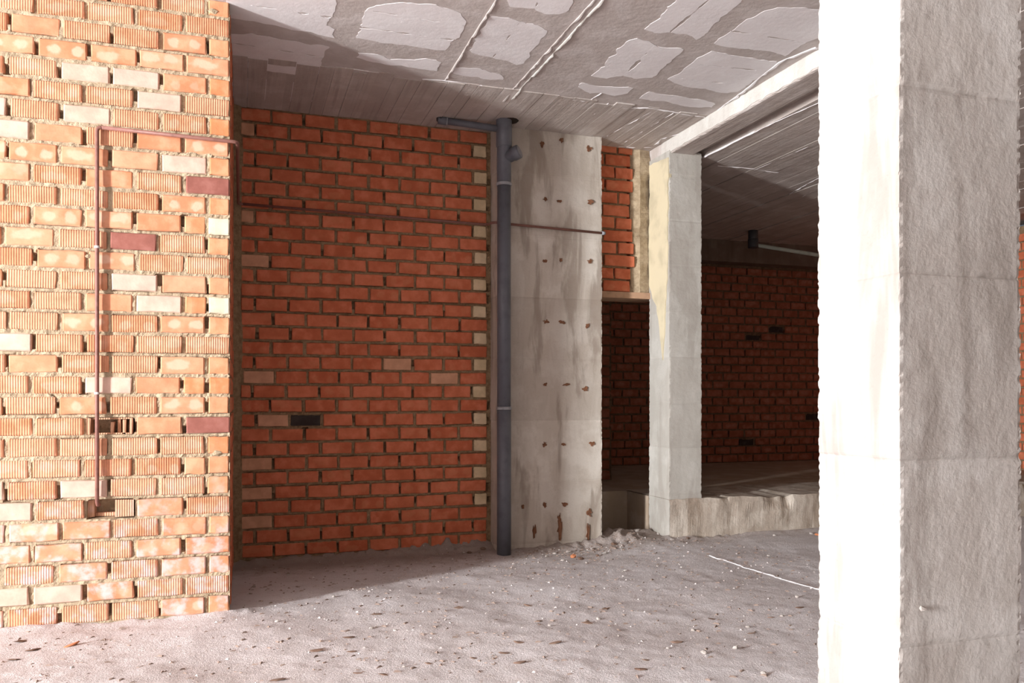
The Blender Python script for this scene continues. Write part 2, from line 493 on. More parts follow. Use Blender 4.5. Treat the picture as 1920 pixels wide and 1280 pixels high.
def brick_wall(name, O, u0, u1, z0, z1, layout, pick, mort, rotz=0.0, grid=0.012, thick=0.24, deep=(), seed=0, rough=1.0):
    """mortar body as a structure with every brick a child. Local frame: u to the right, front face at y = 0 facing -y, turned by rotz about O."""
    rs = random.Random(seed)
    nu, nz = max(2, int((u1 - u0) / grid)), max(2, int((z1 - z0) / grid))
    us, zs = np.linspace(u0, u1, nu + 1), np.linspace(z0, z1, nz + 1)
    U, Z = np.meshgrid(us, zs)
    pts = np.stack([U.ravel() * 1.0, Z.ravel(), np.full(U.size, seed * 3.1)], 1)
    n1 = fbm(pts * np.array([34, 34, 1]), 3, seed)
    n2 = fbm(pts * np.array([90, 90, 1]), 2, seed + 5)
    depth = 0.0065 - 0.007 * rough * n1 - 0.004 * rough * n2          # bed joints
    depth = depth.reshape(U.shape)
    n1g = n1.reshape(U.shape)
    for (r, i, a, b, za, zb) in layout:                              # head joints, some of them half empty
        m = (U > b - 0.004) & (U < b + 0.03) & (Z > za) & (Z < zb)
        e = rs.random()
        if e < 0.38:
            lo = za + (zb - za) * rs.choice((0.0, 0.15, 0.35))
            hi = lo + (zb - za) * rs.uniform(0.35, 0.75)
            m2 = m & (Z > lo) & (Z < hi)
            depth[m2] = 0.045 + 0.01 * n1g[m2]
        elif e < 0.7:
            depth[m] += 0.010 * rs.random()
    for (r, i, a, b, za, zb) in layout:
        m = (U > a + 0.004) & (U < b - 0.004) & (Z > za + 0.004) & (Z < zb - 0.004)
        depth[m] = 0.02
    for (a, b, za, zb, dp) in deep:
        m = (U > a) & (U < b) & (Z > za) & (Z < zb)
        depth[m] = dp + 0.015 * n1g[m]
    v = [(float(x), float(d), float(z)) for x, d, z in zip(U.ravel(), depth.ravel(), Z.ravel())]
    W = nu + 1
    f = [(j * W + i, j * W + i + 1, (j + 1) * W + i + 1, (j + 1) * W + i) for j in range(nz) for i in range(nu)]
    k = len(v)
    ring = list(range(W)) + [j * W + nu for j in range(1, nz + 1)] + [nz * W + i for i in range(nu - 1, -1, -1)] + [j * W for j in range(nz - 1, 0, -1)]
    for q in ring:
        v.append((v[q][0], thick, v[q][2]))
    n = len(ring)
    f += [(ring[(i + 1) % n], ring[i], k + i, k + (i + 1) % n) for i in range(n)]
    f.append(tuple(k + i for i in range(n - 1, -1, -1)))
    w = mesh_obj(name, v, f, mort)
    w.location = O
    w.rotation_euler = (0, 0, rotz)
    for (r, i, a, b, za, zb) in layout:
        p = pick(r, i, a, b, rs)
        if p is None:
            continue
        key, proud = p
        L = b - a
        me = rs.choice(HALF) if L < 0.15 else rs.choice(FULL)
        o = bpy.data.objects.new('brick', with_mat(me, key))
        link(o, w)
        o.location = ((a + b) / 2, BD / 2 - proud + rs.uniform(-.0035, .003), (za + zb) / 2 + rs.uniform(-.0015, .0015))
        o.scale = (L / (0.104 if L < 0.15 else BL), 1, (zb - za) / BH)
        o.rotation_euler = (0, rs.gauss(0, 0.006), rs.gauss(0, 0.007))
    return w

H = 3.172           # main ceiling
H2 = 3.058          # underside of the drop beam and the ceiling beyond it
YL, YB = 4.54, 6.12  # bright brick wall, shaded brick wall

# ------------------------------------------------------------------ floor
def floor_h(X, Y):
    p = np.stack([X, Y, np.zeros_like(X)], 1)
    h = 0.014 * fbm(p * 2.2, 3, 3) + 0.0035 * fbm(p * 14, 3, 9) + 0.0025 * fbm(p * 45, 2, 12)
    back = np.clip((Y - 4.6) / 1.2, 0, 1)
    h -= 0.045 * back * np.clip((3.0 - X) / 0.6, 0, 1)
    # earth swept up against the foot of the walls
    def heap(cx, cy, sx, sy, a):
        return a * np.exp(-((X - cx) / sx) ** 2 - ((Y - cy) / sy) ** 2)
    nz = 1 + 1.1 * fbm(p * 22, 3, 31)
    h += nz * (heap(2.45, 5.92, 0.5, 0.10, 0.03) + heap(1.50, 6.12, 0.25, 0.07, 0.05) + heap(2.85, 5.98, 0.2, 0.16, 0.04))
    h += nz * 0.010 * np.exp(-((Y - YL) / 0.06) ** 2) * (X < 0.05)
    h += nz * 0.03 * np.exp(-((Y - YB) / 0.08) ** 2)
    h += nz * 0.02 * np.exp(-((Y - 5.81) / 0.07) ** 2) * (X > 3.2)
    h = np.where((X > 2.72) & (X < 3.30) & (Y > 6.36), h - 0.3, h)
    return h
def axis(parts):
    out = []
    for a, b, s in parts:
        out += list(np.arange(a, b - 1e-6, s))
    out.append(parts[-1][1])
    return np.array(out)
gx = axis([(-8.3, -2.0, 0.3), (-2.0, 3.9, 0.02), (3.9, 8.6, 0.2)])
gy = axis([(-6.5, 2.4, 0.3), (2.4, 6.56, 0.018), (6.56, 6.62, 0.06)])
GX, GY = np.meshgrid(gx, gy)
gz = floor_h(GX.ravel(), GY.ravel())
W = len(gx)
floor = mesh_obj('floor', np.stack([GX.ravel(), GY.ravel(), gz], 1),
                 [(j * W + i, j * W + i + 1, (j + 1) * W + i + 1, (j + 1) * W + i) for j in range(len(gy) - 1) for i in range(W - 1)], M['floor'], smooth=True)
tag(floor, 'dusty pinkish grey floor of trodden earth and cement', 'floor', kind='structure')
def fz(x, y):
    return float(floor_h(np.array([x]), np.array([y]))[0])

# ------------------------------------------------------------------ brick walls
DARK = {(21, 0), (18, 2), (9, 0)}
PALE = {(26, 3), (26, 2), (25, 1), (24, 3), (13, 4), (23, 4), (16, 2), (22, 1)}
CREAM = {(19, 0), (15, 0)}
TWO_HALVES = {19, 15, 11, 7}
lay = rows_layout(-1.95, -0.058, 31, lambda r: r % 2 == 0 or r in TWO_HALVES, 0.0, H, 3)
for q in lay:                        # rows that end in two half bricks
    if q[0] in TWO_HALVES and q[1] == 1:
        q[2] = q[3] - 0.100
fix = {}
for q in lay:
    if q[0] in TWO_HALVES:
        if q[1] == 1:
            fix[q[0]] = q[2] - BJ
        elif q[1] > 1:
            L = q[3] - q[2]
            q[3] = fix[q[0]]
            q[2] = q[3] - L
            fix[q[0]] = q[2] - BJ
HOLES = {(9, 2), (5, 2)}
def pick_left(r, i, a, b, rs):
    if (r, i) in DARK: return ('maroon', 0.002)
    if (r, i) in CREAM: return ('cream', 0.004)
    if (r, i) == (9, 2): return None
    if (r, i) == (5, 2): return None
    if b - a < 0.15: return ('half', 0.0)
    if (r, i) in PALE: return ('pale', 0.0)
    x = rs.random()
    rib = 0.72 if r in (10, 11, 12, 13, 14, 7, 6, 5, 24, 28, 29) else (0.25 if r in (27, 26, 23, 22, 21, 3) else 0.45)
    return ('ribbed' if x < rib else ('pale' if x > 0.93 else 'smooth'), 0.0)
deep = [(q[2], q[3], q[4], q[5], 0.095) for q in lay if (q[0], q[1]) in HOLES]
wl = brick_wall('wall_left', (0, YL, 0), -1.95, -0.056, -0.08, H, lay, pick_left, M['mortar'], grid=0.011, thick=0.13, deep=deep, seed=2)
tag(wl, 'sunlit orange brick wall with ribbed and smooth bricks', 'wall', kind='structure')
# the two broken hollow bricks: webs and shells left standing round the cavity
for q in lay:
    if (q[0], q[1]) in HOLES:
        rs = random.Random(q[0])
        a, b, za, zb = q[2:]
        v, f = [], []
        def addb(x0, x1, y0, y1, z0, z1):
            k = len(v)
            v.extend([(x + rs.uniform(-.002, .002), y, z + rs.uniform(-.002, .002)) for x, y, z in box_v(x0, x1, y0, y1, z0, z1)])
            f.extend([tuple(i + k for i in g) for g in BOXF])
        if q[0] == 9:
            addb(a, b, 0.012, 0.09, za, za + 0.008)
            addb(a, b, 0.02, 0.09, zb - 0.008, zb)
            for x, d, h0, h1 in ((0.002, 0.0, 0, 1), (0.105, 0.02, 0.1, 0.75), (0.135, 0.045, 0, 1), (0.160, 0.012, 0.0, 0.9), (0.193, 0.004, 0, 1)):
                addb(a + x, a + x + 0.015, d, 0.09, za + (zb - za) * h0, za + (zb - za) * h1)
        else:
            addb(b - 0.085, b, 0.0, 0.07, za, zb)
            addb(a, a + 0.03, 0.03, 0.09, za, zb)
            addb(a, b - 0.085, 0.05, 0.09, za, za + 0.02)
        o = mesh_obj('broken_brick', v, f, M['ribbed'], wl)
        o['label'] = 'broken hollow brick with its webs showing'
# lumps of mortar pushed out on the bright wall
for k, (px, py, s) in enumerate([(92, 742, .022), (97, 745, .014), (405, 848, .032), (300, 128, .012), (398, 110, .022), (410, 616, .020), (382, 1008, .016), (305, 105, .010), (165, 480, .02), (398, 20, .03)]):
    x, z = on_y(px, py, YL)
    me, vv, ff = stone_mesh('mortar_lump', 300 + k, 0.7)
    o = bpy.data.objects.new('mortar_lump', me)
    me.materials.append(M['mortar'])
    link(o, wl)
    o.location = (x, 0.002, z)
    o.scale = (s * 1.6, s * 0.7, s * 1.6)

# shaded wall at the back of the recess
lay = rows_layout(-0.02, 1.800, 31, lambda r: r % 2 == 1, -0.02, H, 8)
lay = [q for q in lay if q[3] > 0.02]
BPALE = {(12, 1): 'redpale', (10, 8): 'redpale', (9, 7): 'redpale', (4, 7): 'redpale', (13, 3): 'redpale'}
def pick_back(r, i, a, b, rs):
    if b - a < 0.15 and i == 0: return ('sand', 0.0) if 2 < r else ('red', 0)
    if (r, i) == (9, 6): return ('soot', -0.012)  # near-black brick set back, in place of a hole
    if (r, i) in BPALE: return (BPALE[(r, i)], 0.0)
    if a < 0.05 and r in (2, 6, 12, 20, 23, 29): return ('redpale', 0)
    return ('red', 0.0)
for q in lay:
    q[2] = max(q[2], 0.0)
lay = [q for q in lay if q[3] - q[2] > 0.04]
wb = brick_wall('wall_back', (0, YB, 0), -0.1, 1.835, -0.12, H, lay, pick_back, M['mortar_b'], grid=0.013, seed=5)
tag(wb, 'shaded red brick wall at the back of the recess', 'wall', kind='structure')
# mortar run down the inner corner beside the bright wall
n = 60
v, f = [], []
for j in range(n + 1):
    z = -0.05 + (H + 0.05) * j / n
    w = 0.022 + 0.02 * float(vnoise(np.array([[z * 7, 0.3, 1.0]]), 4)[0])
    v += [(-0.06, YB - 0.05, z), (-0.03 + w * 0.35, YB - 0.025, z), (w, YB + 0.02, z), (-0.06, YB + 0.02, z)]
for j in range(n):
    for k in range(4):
        f.append((j * 4 + k, j * 4 + (k + 1) % 4, (j + 1) * 4 + (k + 1) % 4, (j + 1) * 4 + k))
mesh_obj('mortar_fillet', v, f, M['mortar_b'], wb).location = (0, -YB, 0)

# the return of the bright wall, edge-on to the camera
lay = rows_layout(4.56, YB - 0.06, 31, lambda r: r % 2 == 0, 0.0, H, 33)
for q in lay:
    q[2] = max(q[2], 4.675)
lay = [q for q in lay if q[3] - q[2] > 0.05]
wt = brick_wall('wall_return', (-0.052, 0, 0), 4.672, YB, -0.08, H, lay, lambda r, i, a, b, rs: ('red', 0.0), M['mortar_b'], rotz=math.pi / 2, grid=0.016, seed=34)
tag(wt, 'brick side of the recess seen edge-on behind the bright wall corner', 'wall', kind='structure')

# brick panel above the passage, on its lintel
PX0, PX1, YP = 2.69, 3.06, 6.17
lz = 1.985
nr = 12
rs_ = random.Random(4)
lay = []
for r in range(nr):
    za, zb = lz + 0.005 + r * COURSE, lz + (r + 1) * COURSE - 0.010
    if za > H - 0.04: break
    e = PX1 + rs_.uniform(-.03, .02) + (0.05 if r == 2 else 0)
    c = (2.80, 2.91)[r % 2] + rs_.uniform(-.02, .02)
    lay += [[r, 0, c + BJ, e, za, min(zb, H)], [r, 1, PX0, c, za, min(zb, H)]]
wp = brick_wall('wall_passage', (0, YP, 0), PX0, 3.02, lz, H, lay, lambda r, i, a, b, rs: ('red', rs.uniform(0, .012)), M['mortar_b'], grid=0.014, thick=0.2, seed=9)
tag(wp, 'rough red brick panel above the dark passage lintel', 'wall', kind='structure')
# rough mortar pier between the panel and the pillar
v, f = [], []
n = 70
for j in range(n + 1):
    z = lz + (H - lz) * j / n
    a = float(fbm(np.array([[z * 12, 2.0, 0.0]]), 3, 4)[0]) * 0.02
    b = float(fbm(np.array([[z * 12, 9.0, 0.0]]), 3, 8)[0]) * 0.02
    v += [(3.06 + a, YP + 0.02 + b, z), (3.13, YP - 0.01 + a, z), (3.23, YP + 0.01 - b, z), (3.23, YP + 0.2, z), (3.04, YP + 0.2, z)]
for j in range(n):
    for k in range(5):
        f.append((j * 5 + k, j * 5 + (k + 1) % 5, (j + 1) * 5 + (k + 1) % 5, (j + 1) * 5 + k))
mesh_obj('mortar_pier', v, f, M['mortar'], wp).location = (0, -YP, 0)
li = boxes('lintel', [(2.66, 3.30, YP - 0.02, YP + 0.24, 1.935, lz)], M['lintel'])
tag(li, 'dusty lintel spanning the dark passage under the brick panel', 'lintel', kind='structure')

# far room: brick walls, the room's shade put into their colour
YF = 9.05
lay = rows_layout(2.2, 8.36, 30, lambda r: r % 2 == 0, 0.30, 2.80, 14)
lay = [q for q in lay if 3.9 < q[3] < 8.4]
FARDARK = set()
for (px, py) in ((1418, 633), (1463, 620), (1520, 787), (1388, 828)):
    x, z = on_y(px, py, YF)
    for q in lay:
        if q[2] <= x <= q[3] and q[4] - .006 <= z <= q[5] + .006:
            FARDARK.add((q[0], q[1]))
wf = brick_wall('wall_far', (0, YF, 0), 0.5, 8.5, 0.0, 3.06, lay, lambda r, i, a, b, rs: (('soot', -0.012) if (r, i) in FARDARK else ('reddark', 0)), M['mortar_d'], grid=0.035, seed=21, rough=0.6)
tag(wf, 'dim brick wall of the far room', 'wall', kind='structure')
lay = rows_layout(2.75, 3.48, 30, lambda r: r % 2 == 0, 0.30, 3.0, 15)
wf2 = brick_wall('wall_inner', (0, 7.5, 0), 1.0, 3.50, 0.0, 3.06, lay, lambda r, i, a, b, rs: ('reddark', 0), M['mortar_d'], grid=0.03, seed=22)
tag(wf2, 'dark brick partition end seen through the passage', 'wall', kind='structure')
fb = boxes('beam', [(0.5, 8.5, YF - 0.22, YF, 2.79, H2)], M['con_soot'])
tag(fb, 'concrete edge beam on top of the dim far wall', 'beam', kind='structure')

# outer shell of the place
lay = rows_layout(-8.3, -6.2, 30, lambda r: r % 2 == 0, 0.0, 3.0, 17)
wr = brick_wall('wall_right', (8.4, 0, 0), -9.05, 6.5, -0.1, 3.06, lay, lambda r, i, a, b, rs: ('red', 0), M['mortar_b'], rotz=-math.pi / 2, grid=0.05, seed=23)
tag(wr, 'brick side wall glimpsed past the big white-sided pillar', 'wall', kind='structure')
ws = boxes('wall_side', [(-8.45, -8.2, -6.5, -0.4, -0.1, 3.3), (-8.45, -8.2, 0.6, 4.9, -0.1, 3.3), (-8.45, -8.2, -0.4, 0.6, 3.05, 3.3), (-8.45, -8.2, -0.4, 0.6, -0.1, 0.05)], M['plain'])
tag(ws, 'rendered side wall with a tall daylit doorway', 'wall', kind='structure')
wh = boxes('wall_behind', [(-8.45, -2.3, -6.75, -6.5, -0.1, 3.3), (4.1, 8.6, -6.75, -6.5, -0.1, 3.3), (-2.3, 4.1, -6.75, -6.5, 2.65, 3.3), (-2.3, 4.1, -6.75, -6.5, -0.1, 0.2)], M['plain'])
tag(wh, 'rendered street wall with one wide opening', 'wall', kind='structure')
we = boxes('wall_extension', [(-8.45, -1.95, YL, YL + 0.3, -0.1, 3.3)], M['plain'])
tag(we, 'rendered length of wall continuing the bright brick wall', 'wall', kind='structure')

# ------------------------------------------------------------------ ceiling
ce = boxes('ceiling', [(-8.45, 3.36, -6.75, 6.45, H, H + 0.25)], M['con_ceil'])
tag(ce, 'raw concrete slab ceiling with pale block patches and board marks', 'ceiling', kind='structure')

def refine(poly, step, amp, seed):
    out = []
    n = len(poly)
    for i in range(n):
        a, b = np.array(poly[i]), np.array(poly[(i + 1) % n])
        d = np.linalg.norm(b - a)
        k = max(1, int(d / step))
        nrm = np.array([-(b - a)[1], (b - a)[0]]) / max(d, 1e-6)
        for j in range(k):
            p = a + (b - a) * j / k
            w = float(fbm(np.array([[p[0] * 16, p[1] * 16, seed]]), 3, 5)[0]) * amp
            out.append(tuple(p + nrm * w))
    return out
def clip(poly, p, q, side, gap):
    p, q = np.array(p), np.array(q)
    d = (q - p) / np.linalg.norm(q - p)
    n = np.array([-d[1], d[0]]) * side
    s = [np.dot(np.array(a) - p, n) - gap for a in poly]
    out = []
    for i in range(len(poly)):
        j = (i + 1) % len(poly)
        if s[i] >= 0: out.append(tuple(poly[i]))
        if (s[i] >= 0) != (s[j] >= 0):
            t = s[i] / (s[i] - s[j])
            out.append(tuple(np.array(poly[i]) * (1 - t) + np.array(poly[j]) * t))
    return out
def r5(*pts): return [(430 + x / 3.3103, y / 3.3103) for x, y in pts]
def r6(*pts): return [(960 + x / 3.3103, y / 3.3103) for x, y in pts]
PATCH = [
    (r5((-20, -60), (660, -60), (655, 20), (650, 90), (605, 155), (655, 180), (655, 235), (480, 195), (75, 120), (-20, 100)), [r5((0, 10), (650, 110))]),
    (r5((-10, 215), (130, 210), (460, 265), (615, 290), (590, 340), (550, 460), (540, 480), (270, 440), (-10, 400)), [r5((190, 292), (560, 350)), r5((40, 370), (520, 430))]),
    (r5((-10, 490), (120, 480), (510, 520), (515, 630), (280, 620), (-10, 590)), []),
    (r5((850, 70), (910, 30), (1080, 10), (1280, 35), (1440, 80), (1470, 130), (1440, 210), (1340, 310), (1260, 305), (1100, 275), (940, 265), (780, 235), (800, 190)), [r5((1000, 85), (1400, 150)), r5((790, 165), (1380, 245))]),
    (r5((800, 325), (900, 335), (1000, 362), (1150, 372), (1220, 362), (1320, 385), (1290, 440), (1130, 418), (960, 395), (790, 355)), []),
    ([(919, 30), (955, 33), (987, 45), (1000, 44), (1028, 57), (1026, 63), (1011, 77), (983, 119), (969, 121), (950, 113), (883, 100), (880, 94), (901, 60)], [[(930, 100), (972, 45)]]),
    (r5((1400, 420), (1560, 425), (1690, 460), (1700, 490), (1600, 490), (1440, 465), (1380, 450)), []),
    (r5((1730, -70), (1910, -70), (1900, 50), (1740, 40)), []),
    (r6((200, -70), (420, -70), (380, 0), (340, 70), (290, 90), (200, 85), (135, 60), (160, 0)), []),
    (r6((820, 180), (890, 130), (1010, 10), (1080, -60), (1490, -60), (1430, 0), (1390, 40), (1260, 140), (1200, 220), (1150, 245), (1080, 215), (970, 200), (880, 205)), [r6((980, 200), (1230, -10))]),
    (r6((500, 470), (560, 410), (640, 330), (730, 250), (780, 235), (850, 260), (900, 290), (1070, 305), (1060, 320), (940, 420), (870, 480), (770, 490), (720, 480), (690, 465), (590, 485)), [r6((700, 465), (880, 285))]),
    (r6((410, 540), (430, 515), (600, 540), (740, 545), (720, 580), (640, 590), (540, 575), (480, 580)), []),
    (r6((960, 490), (990, 475), (1050, 445), (1110, 400), (1140, 360), (1240, 315), (1400, 345), (1640, 380), (1620, 430), (1500, 500), (1400, 570), (1330, 580), (1200, 550), (1060, 535)), [r6((1130, 395), (1560, 440)), r6((1000, 480), (1450, 530))]),
    (r6((1250, 270), (1300, 235), (1420, 150), (1540, 80), (1650, 45), (1760, 45), (1980, 65), (1980, 190), (1830, 260), (1700, 345), (1560, 315), (1350, 290)), [r6((1390, 195), (1850, 270))]),
    (r6((790, 610), (850, 570), (1000, 590), (1180, 620), (1260, 645), (1240, 665), (1100, 665), (940, 630), (860, 625)), []),
]
for k, (pl, seams) in enumerate(PATCH):
    base = [on_z(px, py, H) for px, py in pl]
    pieces = [base]
    for sm in seams:
        p, q = on_z(*sm[0], H), on_z(*sm[1], H)
        pieces = [c for pc in pieces for c in (clip(pc, p, q, 1, 0.0015), clip(pc, p, q, -1, 0.0015)) if len(c) > 2]
    for pc in pieces:
        ar = sum(pc[i][0] * pc[(i + 1) % len(pc)][1] - pc[(i + 1) % len(pc)][0] * pc[i][1] for i in range(len(pc))) / 2
        if abs(ar) < 0.004: continue
        if ar < 0: pc = pc[::-1]
        rp = refine(pc, 0.02, 0.022, k)
        n = len(rp)
        th = R.uniform(0.0012, 0.0022)
        v = [(x, y, H - th) for x, y in rp] + [(x, y, H + 0.01) for x, y in rp]
        f = [tuple(range(n - 1, -1, -1))] + [(i, (i + 1) % n, n + (i + 1) % n, n + i) for i in range(n)]
        mesh_obj('slab_block', v, f, M['con_block'], ce)

# board-marked strip along the back wall
x = -0.05
bi = 0
while x < 3.2:
    w = R.choice((0.09, 0.115, 0.14, 0.17))
    w = min(w, 3.225 - x)
    d = R.uniform(0.002, 0.007)
    e = R.uniform(-.03, .03) + 0.03 * (x / 3)
    boxes('board_mark', [(x + 0.002, x + w - 0.002, 5.235 + e, 6.35, H - d, H + 0.01)], M['con_board'], ce)
    x += w
def ridge(path, w, h, m, parent, z, seed):
    """a bead of cement squeezed between boards, hanging from the plane z"""
    pts = []
    for i in range(len(path) - 1):
        a, b = np.array(path[i]), np.array(path[i + 1])
        k = max(1, int(np.linalg.norm(b - a) / 0.03))
        pts += [a + (b - a) * j / k for j in range(k)]
    pts.append(np.array(path[-1]))
    v, f = [], []
    for i, p in enumerate(pts):
        d = pts[min(i + 1, len(pts) - 1)] - pts[max(i - 1, 0)]
        d = d / np.linalg.norm(d)
        nn = np.array([-d[1], d[0]])
        s = float(vnoise(np.array([[p[0] * 25, p[1] * 25, seed]]), 2)[0])
        ww, hh, oo = w * (0.75 + 0.5 * s), h * (0.7 + 0.6 * s), w * 0.3 * s
        for o_, z_ in ((-.5, 0.012), (-.3, -hh * .8), (.3, -hh), (.5, 0.012)):
            q = p + nn * (o_ * ww + oo)
            v.append((q[0], q[1], z + z_))
    for i in range(len(pts) - 1):
        for k in range(4):
            f.append((i * 4 + k, i * 4 + (k + 1) % 4, (i + 1) * 4 + (k + 1) % 4, (i + 1) * 4 + k))
    f += [(0, 1, 2, 3), tuple((len(pts) - 1) * 4 + k for k in (3, 2, 1, 0))]
    o = mesh_obj('cement_ridge', v, f, m, parent)
    return o
RIDGES = [
    ([(945, 200), (1035, 103), (1165, -40)], 0.014, 0.010, 'con_white'),
    ([(936, 196), (1020, 103), (1150, -40)], 0.014, 0.008, 'con_ceil'),
    ([(835, 150), (868, 98), (890, 62), (950, -30)], 0.014, 0.012, 'con_ceil'),
    ([(1063, 248), (1141, 193)], 0.008, 0.006, 'con_block'),
    ([(1096, 251), (1161, 199)], 0.008, 0.006, 'con_block'),
    ([(1138, 254), (1229, 205)], 0.007, 0.006, 'con_block'),
    ([(1171, 266), (1262, 211)], 0.007, 0.006, 'con_block'),
    ([(1168, 201), (1217, 202), (1322, 219)], 0.012, 0.007, 'con_block'),
    ([(1075, 186), (1103, 190), (1128, 174)], 0.010, 0.006, 'con_block'),
    ([(647, 127), (711, 136)], 0.009, 0.006, 'con_block'),
    ([(792, 148), (838, 151), (904, 160)], 0.010, 0.006, 'con_block'),
    ([(1160, 274), (1222, 276), (1240, 260), (1292, 245)], 0.018, 0.010, 'con_block'),
    ([(1345, 207), (1398, 168), (1460, 117), (1530, 88)], 0.026, 0.008, 'con_block'),
]
for k, (pth, w, h, mk) in enumerate(RIDGES):
    ridge([on_z(px, py, H) for px, py in pth], w, h, M[mk], ce, H, k)

# drop beam on the slim pillar, and the lower ceiling beyond it
XB = 3.235
v, f = [], []
ys = np.linspace(-6.5, 6.2, 500)
for i, y in enumerate(ys):
    s1 = float(vnoise(np.array([[y * 30, 1.0, 0.0]]), 3)[0])
    s2 = float(vnoise(np.array([[y * 22, 5.0, 0.0]]), 6)[0])
    v += [(XB, y, H + 0.1), (XB + 0.002 * s1, y, H2 + 0.006 + 0.006 * s1), (XB + 0.012 + 0.004 * s2, y, H2), (3.43, y, H2), (3.43, y, H + 0.1)]
for i in range(len(ys) - 1):
    for k in range(5):
        f.append((i * 5 + k, (i + 1) * 5 + k, (i + 1) * 5 + (k + 1) % 5, i * 5 + (k + 1) % 5))
f += [(4, 3, 2, 1, 0), tuple((len(ys) - 1) * 5 + k for k in range(5))]
f = [tuple(reversed(q)) for q in f]
be = mesh_obj('beam_main', v, f, M['con_board'])
tag(be, 'concrete drop beam with a whitewashed side resting on the slim pillar', 'beam', kind='structure')
v, f = [], []
for i, y in enumerate(np.linspace(-6.4, 5.98, 300)):
    s1 = float(vnoise(np.array([[y * 18, 1.0, 2.0]]), 3)[0])
    v += [(XB - 0.004, y, H + 0.002), (XB - 0.004, y, H2 + 0.012 + 0.007 * s1), (XB + 0.01, y, H2 + 0.014 + 0.007 * s1), (XB + 0.01, y, H + 0.002)]
for i in range(299):
    for k in range(4):
        f.append((i * 4 + k, i * 4 + (k + 1) % 4, (i + 1) * 4 + (k + 1) % 4, (i + 1) * 4 + k))
mesh_obj('whitewash', v, f, M['con_white'], be)
c2 = boxes('ceiling_beyond', [(3.43, 8.6, -6.75, 9.3, H2 + 0.06, H + 0.25), (0.4, 3.43, 6.40, 9.3, H2, H + 0.25)], M['con_board'])
tag(c2, 'board-marked concrete ceiling beyond the drop beam', 'ceiling', kind='structure')
x = 3.56
while x < 7.6:
    w = R.choice((0.16, 0.2, 0.24))
    boxes('board_mark', [(x + 0.003, x + w - 0.003, -6.5, 9.0, H2 - R.uniform(0.0, 0.008), H2 + 0.08)], M['con_board'], c2)
    x += w
for k, (pth, w, h) in enumerate([
        ([(1316, 297), (1448, 231), (1545, 188)], 0.006, 0.003), ([(1414, 318), (1534, 266)], 0.006, 0.004),
        ([(1346, 310), (1413, 316), (1459, 323)], 0.012, 0.006), ([(1480, 363), (1540, 330)], 0.012, 0.006),
        ([(1500, 370), (1545, 344)], 0.01, 0.006)]):
    ridge([on_z(px, py, H2) for px, py in pth], w, h, M['con_block'], c2, H2 - 0.002, 40 + k)

# ------------------------------------------------------------------ concrete columns
def prism(name, x0, x1, y0, y1, z0, z1, m, step=0.01, lift=0.48, chip=0.012, wob=0.003, seed=0, edge_pts=(0.004, 0.012, 0.03, 0.08)):
    """a cast column: broken arrises, shallow steps and grooves where one formwork lift meets the next"""
    def side(L):
        e = [p for p in edge_pts if p < L / 2]
        mid = list(np.arange(0.08, L - 0.08, 0.03))
        s = sorted(set([0.0] + e + mid + [L - p for p in e]))
        return s
    per = []
    for (ax, ay, dx, dy, L, nx, ny) in ((x0, y0, 1, 0, x1 - x0, 0, -1), (x1, y0, 0, 1, y1 - y0, 1, 0), (x1, y1, -1, 0, x1 - x0, 0, 1), (x0, y1, 0, -1, y1 - y0, -1, 0)):
        for s in side(L):
            if s == 0.0:
                px_, py_ = {(0, -1): (-1, 0), (1, 0): (0, -1), (0, 1): (1, 0), (-1, 0): (0, 1)}[(nx, ny)]
                per.append((ax, ay, (nx + px_), (ny + py_), 0.0))
            else:
                per.append((ax + dx * s, ay + dy * s, nx, ny, min(s, L - s)))
    per = np.array(per)
    zs = np.arange(z0, z1 + step / 2, step)
    zs[-1] = z1
    n = len(per)
    V = []
    k = np.floor(zs / lift).astype(int)
    rs = np.random.RandomState(seed)
    ox, oy = rs.uniform(-.003, .003, 40), rs.uniform(-.003, .003, 40)
    for j, z in enumerate(zs):
        p3 = np.stack([per[:, 0], per[:, 1], np.full(n, z)], 1)
        a = wob * fbm(p3 * 5, 3, seed)
        ch = (np.clip(fbm(p3 * 85, 2, seed + 3) + 0.1, 0, 1) * 0.6 + np.clip(fbm(p3 * 22, 2, seed + 4) - 0.25, 0, 1)) * chip * np.clip(1 - per[:, 4] / 0.012, 0, 1)
        dz = abs(z - round(z / lift) * lift)
        gr = 0.005 * math.exp(-(dz / 0.007) ** 2) * (0.6 + 0.4 * vnoise(p3 * 20, seed + 9))
        dd = a - ch - gr
        V.append(np.stack([per[:, 0] + per[:, 2] * dd + ox[k[j] % 40], per[:, 1] + per[:, 3] * dd + oy[k[j] % 40], p3[:, 2]], 1))
    V = np.concatenate(V)
    f = []
    for j in range(len(zs) - 1):
        for i in range(n):
            f.append((j * n + i, j * n + (i + 1) % n, (j + 1) * n + (i + 1) % n, (j + 1) * n + i))
    f.append(tuple(range(n - 1, -1, -1)))
    f.append(tuple((len(zs) - 1) * n + i for i in range(n)))
    return mesh_obj(name, V, f, m)

p1 = prism('pillar', 1.597, 2.004, 1.695, 2.008, -0.05, H + 0.02, M['con_pillar'], 0.0055, 0.48, 0.009, 0.0015, 1)
tag(p1, 'big rough concrete pillar in front with one glaring white side', 'pillar', kind='structure')
p2 = prism('pillar_slim', 3.222, 3.512, 5.83, 6.17, -0.02, H2 + 0.02, M['con_col2'], 0.012, 0.36, 0.011, 0.002, 2)
tag(p2, 'slim concrete pillar with a yellowed side under the drop beam', 'pillar', kind='structure')
p3 = prism('column', 1.835, 2.700, 5.965, 6.42, -0.08, H + 0.02, M['con_col'], 0.012, 0.472, 0.013, 0.003, 3)
tag(p3, 'wide grey concrete column behind the grey drainpipe', 'column', kind='structure')

